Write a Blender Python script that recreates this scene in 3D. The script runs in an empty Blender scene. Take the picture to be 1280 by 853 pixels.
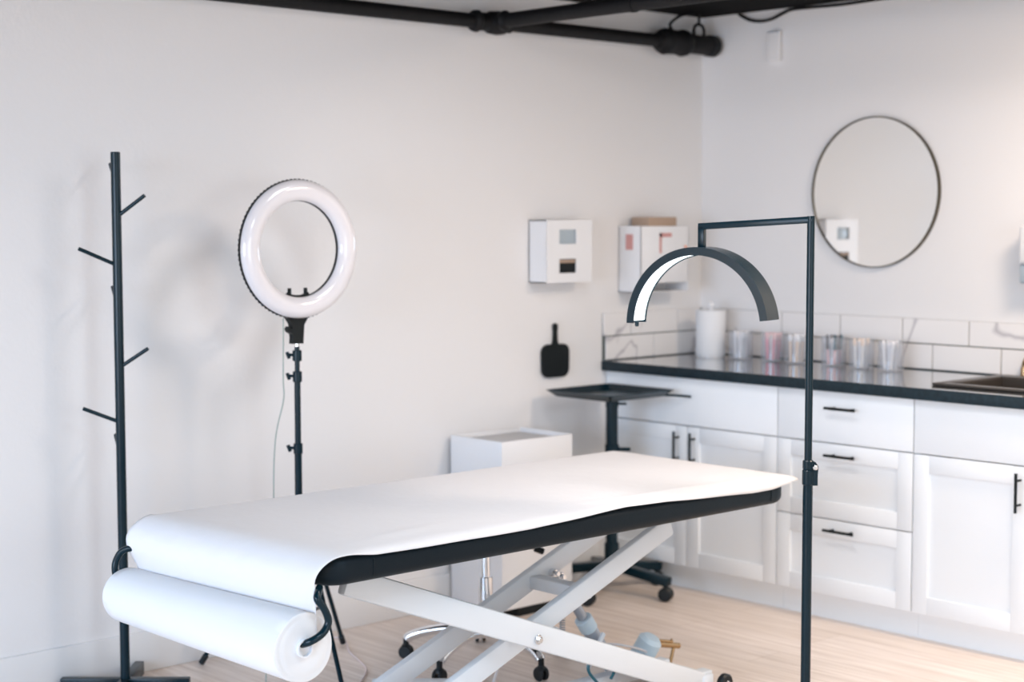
import bpy, bmesh, math, random
from mathutils import Vector, Matrix
random.seed(7)
PI = math.pi
R_ = math.radians
C = bpy.context.scene.collection

# ------------------------------------------------------------------ materials
def mat(name, col, rough=.5, metal=0, spec=.5, coat=0, emit=None, es=0, bump=0, bscale=40, var=0, vscale=6, trans=0):
    m = bpy.data.materials.new(name); m.use_nodes = True
    nt = m.node_tree; b = nt.nodes['Principled BSDF']
    b.inputs['Base Color'].default_value = (*col, 1)
    b.inputs['Roughness'].default_value = rough
    b.inputs['Metallic'].default_value = metal
    b.inputs['Specular IOR Level'].default_value = spec
    b.inputs['Coat Weight'].default_value = coat
    b.inputs['Coat Roughness'].default_value = .05
    if emit:
        b.inputs['Emission Color'].default_value = (*emit, 1); b.inputs['Emission Strength'].default_value = es
    tc = nt.nodes.new('ShaderNodeTexCoord')
    if bump:
        n = nt.nodes.new('ShaderNodeTexNoise'); n.inputs['Scale'].default_value = bscale; n.inputs['Detail'].default_value = 4
        bp = nt.nodes.new('ShaderNodeBump'); bp.inputs['Strength'].default_value = bump; bp.inputs['Distance'].default_value = .01
        nt.links.new(tc.outputs['Object'], n.inputs['Vector'])
        nt.links.new(n.outputs['Fac'], bp.inputs['Height']); nt.links.new(bp.outputs['Normal'], b.inputs['Normal'])
    if var:
        n = nt.nodes.new('ShaderNodeTexNoise'); n.inputs['Scale'].default_value = vscale; n.inputs['Detail'].default_value = 5
        mx = nt.nodes.new('ShaderNodeMix'); mx.data_type = 'RGBA'
        mx.inputs['A'].default_value = (*[c*(1-var) for c in col], 1); mx.inputs['B'].default_value = (*[min(1, c*(1+var)) for c in col], 1)
        nt.links.new(tc.outputs['Object'], n.inputs['Vector'])
        nt.links.new(n.outputs['Fac'], mx.inputs['Factor']); nt.links.new(mx.outputs['Result'], b.inputs['Base Color'])
    return m

M = {}
M['wall'] = mat('wall_paint', (.80, .785, .78), .75, bump=.06, bscale=60, spec=.25)
M['ceiling'] = mat('ceiling_black', (.004, .004, .0045), .9, bump=.3, bscale=20, spec=.1)
M['trim'] = mat('trim_white', (.80, .80, .80), .45)
M['cab'] = mat('cabinet_white', (.84, .865, .885), .42)
M['black'] = mat('black_powdercoat', (.002, .016, .025), .24, spec=.26)
M['blackmatte'] = mat('black_matte', (.005, .008, .009), .5, spec=.25)
M['pipe'] = mat('pipe_black', (.006, .006, .007), .6, bump=.2, bscale=30, spec=.25)
M['vinyl'] = mat('black_vinyl', (.004, .010, .015), .45, bump=.05, bscale=120, spec=.16)
M['paper'] = mat('exam_paper', (.80, .785, .79), .8, bump=.22, bscale=22, spec=.2)
M['rollpaper'] = mat('paper_roll_white', (.80, .805, .82), .75, spec=.25, bump=.05, bscale=10)
M['core'] = mat('core_card', (.80, .82, .86), .8)
M['white_metal'] = mat('white_metal', (.74, .78, .82), .38)
M['paleblue'] = mat('pale_blue_plastic', (.60, .72, .80), .45)
M['grey_metal'] = mat('grey_metal', (.42, .45, .50), .35, metal=.4)
M['chrome'] = mat('chrome', (.85, .86, .88), .08, metal=1)
M['brass'] = mat('bronze', (.45, .30, .16), .25, metal=1)
M['darkframe'] = mat('dark_brass', (.10, .085, .06), .35, metal=.8)
M['mirror'] = mat('mirror_glass', (.93, .94, .94), .015, metal=1)
M['diffuser'] = mat('ring_diffuser', (.76, .73, .745), .14, coat=.5)
M['led'] = mat('led_strip', (1, 1, 1), .4, emit=(.82, .95, 1), es=3.2)
M['white_plastic'] = mat('white_plastic', (.80, .80, .81), .3)
M['cream'] = mat('cream_vinyl', (.78, .76, .73), .4)
M['counter'] = mat('polished_black_stone', (.012, .020, .026), .03, var=.6, vscale=55, coat=1)
M['counter'].node_tree.nodes['Principled BSDF'].inputs['Coat IOR'].default_value = 2.4
M['stone_edge'] = mat('honed_black_stone', (.010, .022, .030), .5, var=.8, vscale=60, spec=.25)
M['sink'] = mat('black_composite', (.05, .042, .036), .35, spec=.6)
M['grout'] = mat('dark_grout', (.07, .085, .08), .8)
M['pink'] = mat('pink_plastic', (.80, .30, .36), .4)
M['rose'] = mat('rose_plastic', (.82, .50, .50), .4)
M['beige'] = mat('beige_plastic', (.80, .62, .48), .5)
M['teal'] = mat('teal_plastic', (.02, .12, .16), .35)
M['brush'] = mat('brush_dark', (.03, .018, .02), .7)
M['cord'] = mat('pale_cord', (.72, .68, .68), .5)
M['greycord'] = mat('grey_green_cord', (.30, .36, .34), .5)
M['card'] = mat('kraft_card', (.42, .30, .22), .7)
M['pinkcard'] = mat('pink_card', (.60, .30, .28), .6)
M['greyblue'] = mat('grey_blue_film', (.38, .45, .50), .3)
M['bolt'] = mat('bolt_steel', (.7, .72, .75), .2, metal=1)
M['rubber'] = mat('caster_rubber', (.006, .010, .013), .4, spec=.35)
M['binlid'] = mat('shaded_lid', (.50, .50, .51), .45)  # greyed to stand for the shade inside the bin rim
M['palecord'] = mat('pale_pink_cord', (.80, .68, .66), .5)
M['red'] = mat('orange_dot', (.8, .25, .1), .5)

def clear_mat(name, tint, amount):
    m = bpy.data.materials.new(name); m.use_nodes = True; nt = m.node_tree
    for n in list(nt.nodes): nt.nodes.remove(n)
    o = nt.nodes.new('ShaderNodeOutputMaterial'); t = nt.nodes.new('ShaderNodeBsdfTransparent'); t.inputs[0].default_value = (*tint, 1)
    g = nt.nodes.new('ShaderNodeBsdfGlossy'); g.inputs['Roughness'].default_value = .05
    d = nt.nodes.new('ShaderNodeBsdfDiffuse'); d.inputs[0].default_value = (.85, .87, .9, 1)
    lw = nt.nodes.new('ShaderNodeLayerWeight'); lw.inputs[0].default_value = .25
    pw = nt.nodes.new('ShaderNodeMath'); pw.operation = 'POWER'; pw.inputs[1].default_value = 2.5
    fr = nt.nodes.new('ShaderNodeMath'); fr.operation = 'MULTIPLY_ADD'; fr.inputs[1].default_value = .35; fr.inputs[2].default_value = .04
    nt.links.new(lw.outputs['Facing'], pw.inputs[0]); nt.links.new(pw.outputs[0], fr.inputs[0])
    a = nt.nodes.new('ShaderNodeMixShader'); b = nt.nodes.new('ShaderNodeMixShader'); b.inputs[0].default_value = amount
    nt.links.new(t.outputs[0], b.inputs[1]); nt.links.new(d.outputs[0], b.inputs[2])
    nt.links.new(fr.outputs[0], a.inputs[0]); nt.links.new(b.outputs[0], a.inputs[1]); nt.links.new(g.outputs[0], a.inputs[2])
    nt.links.new(a.outputs[0], o.inputs[0]); return m
M['acrylic'] = clear_mat('clear_acrylic', (.97, .98, 1), .10)
M['glass'] = clear_mat('window_glass', (1, 1, 1), .0)

def floor_mat():
    m = mat('oak_planks', (.62, .45, .33), .42); nt = m.node_tree; b = nt.nodes['Principled BSDF']
    tc = nt.nodes.new('ShaderNodeTexCoord'); br = nt.nodes.new('ShaderNodeTexBrick')
    br.inputs['Scale'].default_value = 1; br.inputs['Brick Width'].default_value = 1.3; br.inputs['Row Height'].default_value = .18
    br.inputs['Mortar Size'].default_value = .0012; br.inputs['Mortar Smooth'].default_value = .1
    br.inputs['Color1'].default_value = (.88, .79, .725, 1); br.inputs['Color2'].default_value = (.84, .745, .67, 1); br.inputs['Mortar'].default_value = (.62, .52, .44, 1)
    br.offset = .37
    nt.links.new(tc.outputs['Object'], br.inputs['Vector'])
    mp = nt.nodes.new('ShaderNodeMapping'); mp.inputs['Scale'].default_value = (1.2, 22, 1)
    n = nt.nodes.new('ShaderNodeTexNoise'); n.inputs['Scale'].default_value = 2.2; n.inputs['Detail'].default_value = 6; n.inputs['Distortion'].default_value = .6
    nt.links.new(tc.outputs['Object'], mp.inputs['Vector']); nt.links.new(mp.outputs['Vector'], n.inputs['Vector'])
    rp = nt.nodes.new('ShaderNodeValToRGB'); rp.color_ramp.elements[0].position = .3; rp.color_ramp.elements[0].color = (.80, .74, .70, 1)
    rp.color_ramp.elements[1].position = .7; rp.color_ramp.elements[1].color = (1.08, 1.06, 1.05, 1)
    mx = nt.nodes.new('ShaderNodeMix'); mx.data_type = 'RGBA'; mx.blend_type = 'MULTIPLY'; mx.inputs['Factor'].default_value = .9
    nt.links.new(n.outputs['Fac'], rp.inputs['Fac']); nt.links.new(br.outputs['Color'], mx.inputs['A']); nt.links.new(rp.outputs['Color'], mx.inputs['B'])
    nt.links.new(mx.outputs['Result'], b.inputs['Base Color']); return m
M['floor'] = floor_mat()

def marble_mat():
    m = mat('marble_tile', (.82, .80, .79), .18); nt = m.node_tree; b = nt.nodes['Principled BSDF']
    tc = nt.nodes.new('ShaderNodeTexCoord'); mp = nt.nodes.new('ShaderNodeMapping'); mp.inputs['Rotation'].default_value = (.3, .5, .2)
    n = nt.nodes.new('ShaderNodeTexNoise'); n.inputs['Scale'].default_value = 2.0; n.inputs['Detail'].default_value = 3; n.inputs['Distortion'].default_value = .7
    s = nt.nodes.new('ShaderNodeMath'); s.operation = 'SUBTRACT'; s.inputs[1].default_value = .5
    a = nt.nodes.new('ShaderNodeMath'); a.operation = 'ABSOLUTE'
    rp = nt.nodes.new('ShaderNodeValToRGB'); rp.color_ramp.elements[0].position = 0; rp.color_ramp.elements[0].color = (.48, .46, .48, 1)
    rp.color_ramp.elements[1].position = .020; rp.color_ramp.elements[1].color = (.82, .80, .79, 1)
    e = rp.color_ramp.elements.new(.006); e.color = (.62, .60, .61, 1)
    nt.links.new(tc.outputs['Object'], mp.inputs['Vector']); nt.links.new(mp.outputs['Vector'], n.inputs['Vector'])
    nt.links.new(n.outputs['Fac'], s.inputs[0]); nt.links.new(s.outputs[0], a.inputs[0]); nt.links.new(a.outputs[0], rp.inputs['Fac'])
    nt.links.new(rp.outputs['Color'], b.inputs['Base Color']); return m
M['marble'] = marble_mat()

# ------------------------------------------------------------------ mesh helpers
def BM(): return bmesh.new()
def bx(bm, x0, x1, y0, y1, z0, z1, bev=0, seg=2):
    t = bmesh.new()
    bmesh.ops.create_cube(t, size=1)
    for v in t.verts: v.co = Vector(((x0+x1)/2+v.co.x*(x1-x0), (y0+y1)/2+v.co.y*(y1-y0), (z0+z1)/2+v.co.z*(z1-z0)))
    if bev: bmesh.ops.bevel(t, geom=t.edges[:], offset=bev, segments=seg, profile=.5, affect='EDGES')
    merge(bm, t); return bm
def merge(bm, t, mtx=None):
    if mtx is not None: bmesh.ops.transform(t, matrix=mtx, verts=t.verts[:])
    me = bpy.data.meshes.new('tmp'); t.to_mesh(me); t.free(); bm.from_mesh(me); bpy.data.meshes.remove(me)
def beam(bm, p0, p1, w, h, side=Vector((1, 0, 0)), bev=.006):
    """rectangular tube from p0 to p1; w along side, h across"""
    p0, p1 = Vector(p0), Vector(p1); d = (p1-p0); L = d.length; d.normalize()
    s = (side - d*side.dot(d)).normalized(); n = d.cross(s)
    t = bmesh.new(); bx(t, -w/2, w/2, 0, L, -h/2, h/2, bev)
    m = Matrix(((s.x, d.x, n.x, p0.x), (s.y, d.y, n.y, p0.y), (s.z, d.z, n.z, p0.z), (0, 0, 0, 1)))
    if m.to_3x3().determinant() < 0:
        m = Matrix(((s.x, d.x, -n.x, p0.x), (s.y, d.y, -n.y, p0.y), (s.z, d.z, -n.z, p0.z), (0, 0, 0, 1)))
    merge(bm, t, m); return bm
def smooth_pts(pts, k=6):
    P = [Vector(p) for p in pts]
    if len(P) < 3: return P
    out = []
    for i in range(len(P)-1):
        a = P[max(i-1, 0)]; b = P[i]; c = P[i+1]; d = P[min(i+2, len(P)-1)]
        for j in range(k):
            t = j/k
            out.append(.5*((2*b)+(-a+c)*t+(2*a-5*b+4*c-d)*t*t+(-a+3*b-3*c+d)*t**3))
    out.append(P[-1]); return out
def tube(bm, pts, r, n=16, sm=0, rr=None):
    P = smooth_pts(pts, sm) if sm else [Vector(p) for p in pts]
    t0 = (P[1]-P[0]).normalized(); u = t0.orthogonal().normalized(); rings = []
    for i, p in enumerate(P):
        t = ((P[min(i+1, len(P)-1)]-P[max(i-1, 0)])).normalized()
        u = (u - t*u.dot(t)).normalized(); v = t.cross(u)
        q = r if rr is None else rr[i]
        rings.append([bm.verts.new(p+(u*math.cos(2*PI*k/n)+v*math.sin(2*PI*k/n))*q) for k in range(n)])
    for a, b in zip(rings, rings[1:]):
        for k in range(n): bm.faces.new((a[k], a[(k+1) % n], b[(k+1) % n], b[k]))
    bm.faces.new(rings[0][::-1]); bm.faces.new(rings[-1]); return bm
def lathe(bm, prof, o=(0, 0, 0), axis='z', n=48, close=False):
    """prof: (radius, height) pairs; r=0 makes a pole"""
    o = Vector(o); ax = {'z': (Vector((1, 0, 0)), Vector((0, 1, 0)), Vector((0, 0, 1))), 'x': (Vector((0, 1, 0)), Vector((0, 0, 1)), Vector((1, 0, 0))),
          'y': (Vector((0, 0, 1)), Vector((1, 0, 0)), Vector((0, 1, 0)))}[axis] if isinstance(axis, str) else axis
    rings = []
    for r, h in prof:
        if r < 1e-6: rings.append([bm.verts.new(o+ax[2]*h)])
        else: rings.append([bm.verts.new(o+ax[2]*h+(ax[0]*math.cos(2*PI*k/n)+ax[1]*math.sin(2*PI*k/n))*r) for k in range(n)])
    pr = list(zip(rings, rings[1:]))
    if close: pr.append((rings[-1], rings[0]))
    for a, b in pr:
        for k in range(n):
            k2 = (k+1) % n
            if len(a) == 1 and len(b) == 1: continue
            if len(a) == 1: bm.faces.new((a[0], b[k2], b[k]))
            elif len(b) == 1: bm.faces.new((a[k], a[k2], b[0]))
            else: bm.faces.new((a[k], a[k2], b[k2], b[k]))
    return bm
def cyl(bm, p0, p1, r, n=20, bev=0):
    p0, p1 = Vector(p0), Vector(p1); d = (p1-p0); L = d.length; d.normalize(); u = d.orthogonal().normalized(); v = d.cross(u)
    b = min(bev, r*.6, L*.4)
    prof = [(0, 0), (r-b, 0), (r, b), (r, L-b), (r-b, L), (0, L)] if b else [(0, 0), (r, 0), (r, L), (0, L)]
    return lathe(bm, prof, p0, (u, v, d), n)
def plate(bm, outline, y0, y1, mp):
    """extrude a 2-D outline; mp(a,b,c) -> world"""
    A = [bm.verts.new(mp(a, b, y0)) for a, b in outline]; B = [bm.verts.new(mp(a, b, y1)) for a, b in outline]
    n = len(A); bm.faces.new(A); bm.faces.new(B[::-1])
    for k in range(n): bm.faces.new((A[k], B[k], B[(k+1) % n], A[(k+1) % n]))
    return bm
def obj(name, bm, m, parent=None, loc=None, ang=35):
    bmesh.ops.recalc_face_normals(bm, faces=bm.faces[:])
    me = bpy.data.meshes.new(name); bm.to_mesh(me); bm.free()
    o = bpy.data.objects.new(name, me); C.objects.link(o)
    me.materials.append(M[m] if isinstance(m, str) else m)
    for p in me.polygons: p.use_smooth = True
    me.set_sharp_from_angle(angle=R_(ang))
    if parent is not None: 
        o.parent = parent
        # geometry is given in world space: cancel the whole chain of parents
        o.matrix_parent_inverse = wm(parent).inverted()
    return o
def wm(o):
    m = Matrix.Translation(o.location) if o.parent is None else wm(o.parent) @ o.matrix_parent_inverse @ Matrix.Translation(o.location)
    return m
def thing(name, label, cat, loc=(0, 0, 0), group=None):
    o = bpy.data.objects.new(name, None); C.objects.link(o); o.location = loc; o.empty_display_size = .1
    o['label'] = label; o['category'] = cat
    if group: o['group'] = group
    return o
def tag(o, label, cat, group=None):
    o['label'] = label; o['category'] = cat
    if group: o['group'] = group
    return o
def struct(name, bm, m, ang=35):
    o = obj(name, bm, m, ang=ang); o['kind'] = 'structure'; return o
def lab(o, l): o['label'] = l; return o

# ------------------------------------------------------------------ camera
CAM = Vector((4.78394534, -5.56905241, 1.50472542))
f, yaw, pit, rol = 2048.83, R_(137.24644), R_(4.259417), R_(-.07705465)
fw = Vector((math.cos(pit)*math.cos(yaw), math.cos(pit)*math.sin(yaw), -math.sin(pit)))
rt = fw.cross(Vector((0, 0, 1))).normalized(); up = rt.cross(fw)
r2 = rt*math.cos(rol)+up*math.sin(rol); u2 = up*math.cos(rol)-rt*math.sin(rol)
cd = bpy.data.cameras.new('camera'); cam = bpy.data.objects.new('camera', cd); C.objects.link(cam)
cam.matrix_world = Matrix(((r2.x, u2.x, -fw.x, CAM.x), (r2.y, u2.y, -fw.y, CAM.y), (r2.z, u2.z, -fw.z, CAM.z), (0, 0, 0, 1)))
cd.sensor_width = 36; cd.lens = 36*f/1280; cd.clip_start = .05
cd.dof.use_dof = True; cd.dof.focus_distance = 4.35; cd.dof.aperture_fstop = 2.3
bpy.context.scene.camera = cam

# ------------------------------------------------------------------ room shell
CZ = 2.385; YB = -7.6; XB = 6.4
struct('floor', bx(BM(), 0, XB, YB, 0, -.05, 0), 'floor')
struct('ceiling', bx(BM(), 0, XB, YB, 0, CZ, CZ+.05), 'ceiling')
struct('wall_left', bx(BM(), -.1, 0, YB-.1, .1, -.05, CZ+.05), 'wall')
struct('wall_right', bx(BM(), 0, XB, 0, .1, -.05, CZ+.05), 'wall')
ws = BM(); VY0, VY1, VZ0, VZ1 = -5.0, -1.8, .35, 2.1   # side wall with an unseen window added to light the left wall
bx(ws, XB, XB+.1, YB-.1, VY0, -.05, CZ+.05); bx(ws, XB, XB+.1, VY1, .1, -.05, CZ+.05); bx(ws, XB, XB+.1, VY0, VY1, -.05, VZ0); bx(ws, XB, XB+.1, VY0, VY1, VZ1, CZ+.05)
struct('wall_far_side', ws, 'wall')
wf = BM()
for y in (VY0+.03, (VY0+VY1)/2, VY1-.03): bx(wf, XB+.02, XB+.08, y-.03, y+.03, VZ0, VZ1)
for z in (VZ0+.03, VZ1-.03): bx(wf, XB+.02, XB+.08, VY0, VY1, z-.03, z+.03)
win2 = struct('added_side_window', wf, 'trim')  # frame of the added window
obj('pane', bx(BM(), XB+.047, XB+.053, VY0+.01, VY1-.01, VZ0+.01, VZ1-.01), 'glass', win2)
wb = BM()   # wall behind the camera, with one wide window opening
WX0, WX1, WZ0, WZ1 = .3, 4.9, .25, 2.2
bx(wb, 0, WX0, YB-.1, YB, -.05, CZ+.05); bx(wb, WX1, XB, YB-.1, YB, -.05, CZ+.05)
bx(wb, WX0, WX1, YB-.1, YB, -.05, WZ0); bx(wb, WX0, WX1, YB-.1, YB, WZ1, CZ+.05)
struct('wall_rear', wb, 'wall')
wf = BM()
for x in (WX0+.03, WX0+1.53, WX0+3.07, WX1-.03): bx(wf, x-.03, x+.03, YB-.08, YB-.02, WZ0, WZ1)
for z in (WZ0+.03, WZ1-.03): bx(wf, WX0, WX1, YB-.08, YB-.02, z-.03, z+.03)
win = struct('window_1', wf, 'trim')
obj('pane', bx(BM(), WX0+.01, WX1-.01, YB-.053, YB-.047, WZ0+.01, WZ1-.01), 'glass', win)
b = BM(); bx(b, .0, .014, YB, -.66, 0, .137, .004, 2); struct('baseboard_left', b, 'trim')

# marble tile backsplash, real tiles over dark grout
def backsplash(side):
    g, t = BM(), BM(); gap = .0022
    rows = ((.912, 1.0125), (1.0125, 1.112))
    if side == 'right':
        bx(g, 0, 2.6, -.006, 0, .905, 1.110)
        for i, (z0, z1) in enumerate(rows):
            xs = [x for x in [(.0 if i == 0 else -.14)+.3*k for k in range(11)]]
            for x in xs:
                a, c = max(x, .012), min(x+.3, 2.6)
                if c-a > .02: bx(t, a+gap, c-gap, -.012, -.004, z0+gap, z1-gap, .0015, 1)
    else:
        bx(g, 0, .006, -.631, -.006, .912, 1.108)
        for i, (z0, z1) in enumerate(rows):
            for y in [(-.921 if i == 0 else -.766)+.3*k for k in range(5)]:
                a, c = max(y, -.635), min(y+.3, -.012)
                if c-a > .02: bx(t, .004, .012, a+gap, c-gap, z0+gap, z1-gap, .0015, 1)
    s = struct('trim_1' if side == 'right' else 'trim_2', t, 'marble')
    s['label'] = 'marble tile backsplash with dark grout along the %s wall' % side
    obj('grout', g, 'grout', s)
backsplash('right'); backsplash('left')

# ------------------------------------------------------------------ kitchen cabinets
FY = -.61
def handle(parent, x, z, vert=False, L=.135):
    h = BM(); y = FY-.032
    if vert:
        cyl(h, (x, y, z-L/2), (x, y, z+L/2), .0055, 12, .001)
        for s in (-1, 1): cyl(h, (x, y, z+s*L*.31), (x, FY+.001, z+s*L*.31), .004, 10)
    else:
        cyl(h, (x-L/2, y, z), (x+L/2, y, z), .0055, 12, .001)
        for s in (-1, 1): cyl(h, (x+s*L*.31, y, z), (x+s*L*.31, FY+.001, z), .004, 10)
    return lab(obj('handle', h, 'blackmatte', parent), 'thin black bar handle')
def front(x0, x1, z0, z1, shaker=True):
    t = BM(); g = .002; x0 += g; x1 -= g; z0 += g; z1 -= g
    if not shaker: return bx(t, x0, x1, FY, FY+.019, z0, z1, .002, 2)
    s = .062
    bx(t, x0, x0+s, FY, FY+.019, z0, z1, .0015, 2); bx(t, x1-s, x1, FY, FY+.019, z0, z1, .0015, 2)
    bx(t, x0+s, x1-s, FY, FY+.019, z1-s, z1, .0015, 2); bx(t, x0+s, x1-s, FY, FY+.019, z0, z0+s, .0015, 2)
    bx(t, x0+s-.004, x1-s+.004, FY+.009, FY+.017, z0+s-.004, z1-s+.004); return t
def carcass(x0, x1, th, open_top=False):
    t = BM(); y1 = -.002
    bx(t, x0, x0+.016, FY+.02, y1, .1, .868); bx(t, x1-.016, x1, FY+.02, y1, .1, .868)
    bx(t, x0+.016, x1-.016, FY+.02, y1, .1, .118)
    bx(t, x0+.016, x1-.016, -.012, y1, .118, .868)
    bx(t, x0+.016, x1-.016, FY+.02, FY+.09, .85, .868)
    obj('body', t, 'cab', th)
    obj('toe_kick', bx(BM(), x0, x1, -.56, -.545, 0, .1), 'cab', th)
TS, MS, DB = .674, .389, .101
c1 = thing('base_cabinet', 'white two-door base cabinet in the corner under the dark worktop', 'cabinet', (.455, -.3, 0))
carcass(.002, .910, c1)
lab(obj('false_front', front(.002, .910, TS, .868, False), 'cab', c1), 'plain white panel above the doors')
for a, b_, hx in ((.002, .4555, .412), (.4555, .910, .497)):
    d = obj('door', front(a, b_, DB, TS), 'cab', c1); handle(d, hx, .583, True)
c2 = thing('drawer_cabinet', 'white three-drawer base cabinet with thin black horizontal handles', 'cabinet', (1.213, -.3, 0))
carcass(.911, 1.515, c2)
for z0, z1, hz, s in ((TS, .868, .807, False), (MS, TS, .631, True), (DB, MS, .351, True)):
    d = obj('drawer', front(.911, 1.515, z0, z1, s), 'cab', c2); handle(d, 1.217, hz)
c3 = thing('sink_cabinet', 'white base cabinet under the black sink at the right edge', 'cabinet', (1.97, -.3, 0))
carcass(1.516, 2.430, c3)
lab(obj('false_front', front(1.516, 2.430, TS, .868, False), 'cab', c3), 'plain white panel above the doors')
for a, b_, hx in ((1.516, 1.973, 1.937), (1.973, 2.430, 2.01)):
    d = obj('door', front(a, b_, DB, TS), 'cab', c3); handle(d, hx, .585, True)
# worktop with a sink cut-out
SX0, SX1, SY0, SY1 = 1.545, 2.30, -.505, -.078
w = BM()
bx(w, .001, SX0, -.630, -.007, .870, .910); bx(w, SX1, 2.46, -.630, -.007, .870, .910)
bx(w, SX0, SX1, -.630, SY0, .870, .910); bx(w, SX0, SX1, SY1, -.007, .870, .910)
wt = tag(obj('worktop', w, 'counter'), 'glossy black stone worktop running along the white base cabinets', 'worktop')
t = BM(); bx(t, .001, 2.46, -.637, -.630, .869, .910, .002, 2); lab(obj('front_edge', t, 'stone_edge', wt), 'duller mottled front edge')
sk = thing('sink', 'dark bronze-black drop-in sink in the worktop at the right edge', 'sink', (1.92, -.28, .91))
t = BM(); z = .9105
for a in ((SX0-.02, SX0+.03, SY0-.012, SY1+.02), (SX1-.03, SX1+.02, SY0-.012, SY1+.02), (SX0+.02, SX1-.02, SY0-.012, SY0+.03), (SX0+.02, SX1-.02, SY1-.05, SY1+.02)):
    bx(t, *a, z, z+.010, .004, 2)
obj('rim', t, 'sink', sk)
t = BM(); bx0, bx1, by0, by1 = SX0+.028, SX1-.028, SY0+.028, SY1-.048
bx(t, bx0, bx0+.008, by0, by1, .73, z+.004); bx(t, bx1-.008, bx1, by0, by1, .73, z+.004)
bx(t, bx0, bx1, by0, by0+.008, .73, z+.004); bx(t, bx0, bx1, by1-.008, by1, .73, z+.004); bx(t, bx0, bx1, by0, by1, .72, .73)
bx(t, 1.80, 1.83, by0, by1, .73, .90, .006)
obj('basin', t, 'sink', sk)
fc = thing('faucet', 'brass-coloured curved tap behind the sink at the right edge', 'faucet', (1.66, -.09, .92))
fx, fy = 1.612, -.034
t = BM(); lathe(t, [(0, 0), (.019, 0), (.019, .006), (.015, .010), (.014, .04), (0, .04)], (fx, fy, .9106)); obj('base', t, 'brass', fc)
t = BM(); tube(t, [(fx, fy, .94), (fx+.002, fy, .965), (fx+.025, fy-.008, .992), (fx+.08, fy-.04, 1.005), (fx+.13, fy-.08, .985), (fx+.14, fy-.09, .96)], .012, 16, 6); obj('spout', t, 'brass', fc)

# ------------------------------------------------------------------ things on the worktop
pt = thing('paper_towel_roll', 'white paper towel roll standing in the corner of the worktop', 'paper towel', (.19, -.15, .91))
px, py = .185, -.15
t = BM(); lathe(t, [(.02, .006), (.062, .006), (.064, .010), (.064, .198), (.062, .202), (.02, .202)], (px, py, .9105), close=True); obj('roll', t, 'rollpaper', pt)
t = BM(); lathe(t, [(0, 0), (.06, 0), (.06, .005), (.008, .006), (.008, .215), (.014, .222), (.012, .235), (0, .238)], (px, py, .9105)); obj('holder', t, 'white_plastic', pt)

jars = [(.352, -.15, 'clear'), (.505, -.125, 'pink'), (.645, -.15, 'beige'), (.815, -.125, 'spoolie'), (.965, -.15, 'cream'), (1.105, -.155, 'swab')]
jl = {'clear': 'clear acrylic jar of white sticks beside the paper towel roll', 'pink': 'clear acrylic jar filled with pink sticks, second from the paper towel roll',
      'beige': 'clear acrylic jar of beige sticks just left of the lamp pole', 'spoolie': 'clear acrylic jar of dark spoolie brushes just right of the lamp pole',
      'cream': 'clear acrylic jar of cream sticks right of the dark brushes', 'swab': 'clear acrylic jar of pale swabs, nearest the sink'}
JH = .118
for x, y, k in jars:
    jr = thing('acrylic_jar', jl[k], 'jar', (x, y, .9105))
    t = BM(); lathe(t, [(0, 0), (.050, 0), (.051, .002), (.051, JH), (.0485, JH), (.0485, .006), (0, .006)], (x, y, .9105), n=40); obj('cup', t, 'acrylic', jr)
    t = BM(); bx(t, x-.0475, x+.0475, y-.001, y+.001, .9170, .9105+JH-.006); obj('divider', t, 'acrylic', jr)
    t = BM(); bx(t, x-.006, x+.008, y-.012, y-.003, .9170, .9105+JH-.008, .002); lab(obj('centre_post', t, 'white_plastic', jr), 'white upright in the middle of the jar')
def stick(name, parts):   # prototype standing at the origin
    r = thing(name, '', '', (0, 0, 0)); return r
def make_stick(kind):
    spec = {'clear': ('cotton_swab', 'white_plastic', 'white_plastic', .0030), 'pink': ('applicator_wand', 'pink', 'rose', .0040), 'beige': ('applicator_wand', 'beige', 'white_plastic', .0040),
            'cream': ('applicator_wand', 'cream', 'beige', .0035), 'swab': ('cotton_swab', 'white_plastic', 'paper', .0030),
            'spoolie': ('spoolie_brush', 'rose', 'brush', .0030), 'spoolie_teal': ('spoolie_brush', 'rose', 'teal', .0030)}[kind]
    r = thing(spec[0], '-', 'brush' if 'spoolie' in kind else 'applicator')
    t = BM(); cyl(t, (0, 0, 0), (0, 0, .060 if 'spoolie' in kind else .085), spec[3], 10, .001); obj('shaft', t, spec[1], r)
    t = BM()
    if 'spoolie' in kind:
        prof = [(0, .058)]
        for k in range(11): prof += [(.0085-.0005*k, .061+.0052*k), (.0035, .0635+.0052*k)]
        prof += [(0, .121)]; lathe(t, prof, n=12)
    else: lathe(t, [(0, .083), (.005, .086), (.0065, .096), (.0055, .106), (.003, .112), (0, .113)], n=12)
    obj('bristles' if 'spoolie' in kind else 'tip', t, spec[2], r); return r
sl = {'clear': ('white-tipped stick standing in the acrylic jar beside the paper towel roll', 'white sticks in the first jar'),
      'pink': ('pink applicator stick standing in the second acrylic jar', 'pink sticks in the second jar'),
      'beige': ('beige applicator stick in the jar just left of the lamp pole', 'beige sticks in the third jar'),
      'spoolie': ('dark brown spoolie brush in the jar right of the lamp pole', 'dark spoolie brushes in the fourth jar'),
      'spoolie_teal': ('dark teal spoolie brush in the jar right of the lamp pole', 'teal spoolie brushes in the fourth jar'),
      'cream': ('cream applicator stick in the jar right of the dark brushes', 'cream sticks in the fifth jar'),
      'swab': ('pale swab standing in the jar nearest the sink', 'pale swabs in the sixth jar')}
protos = {}
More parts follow.
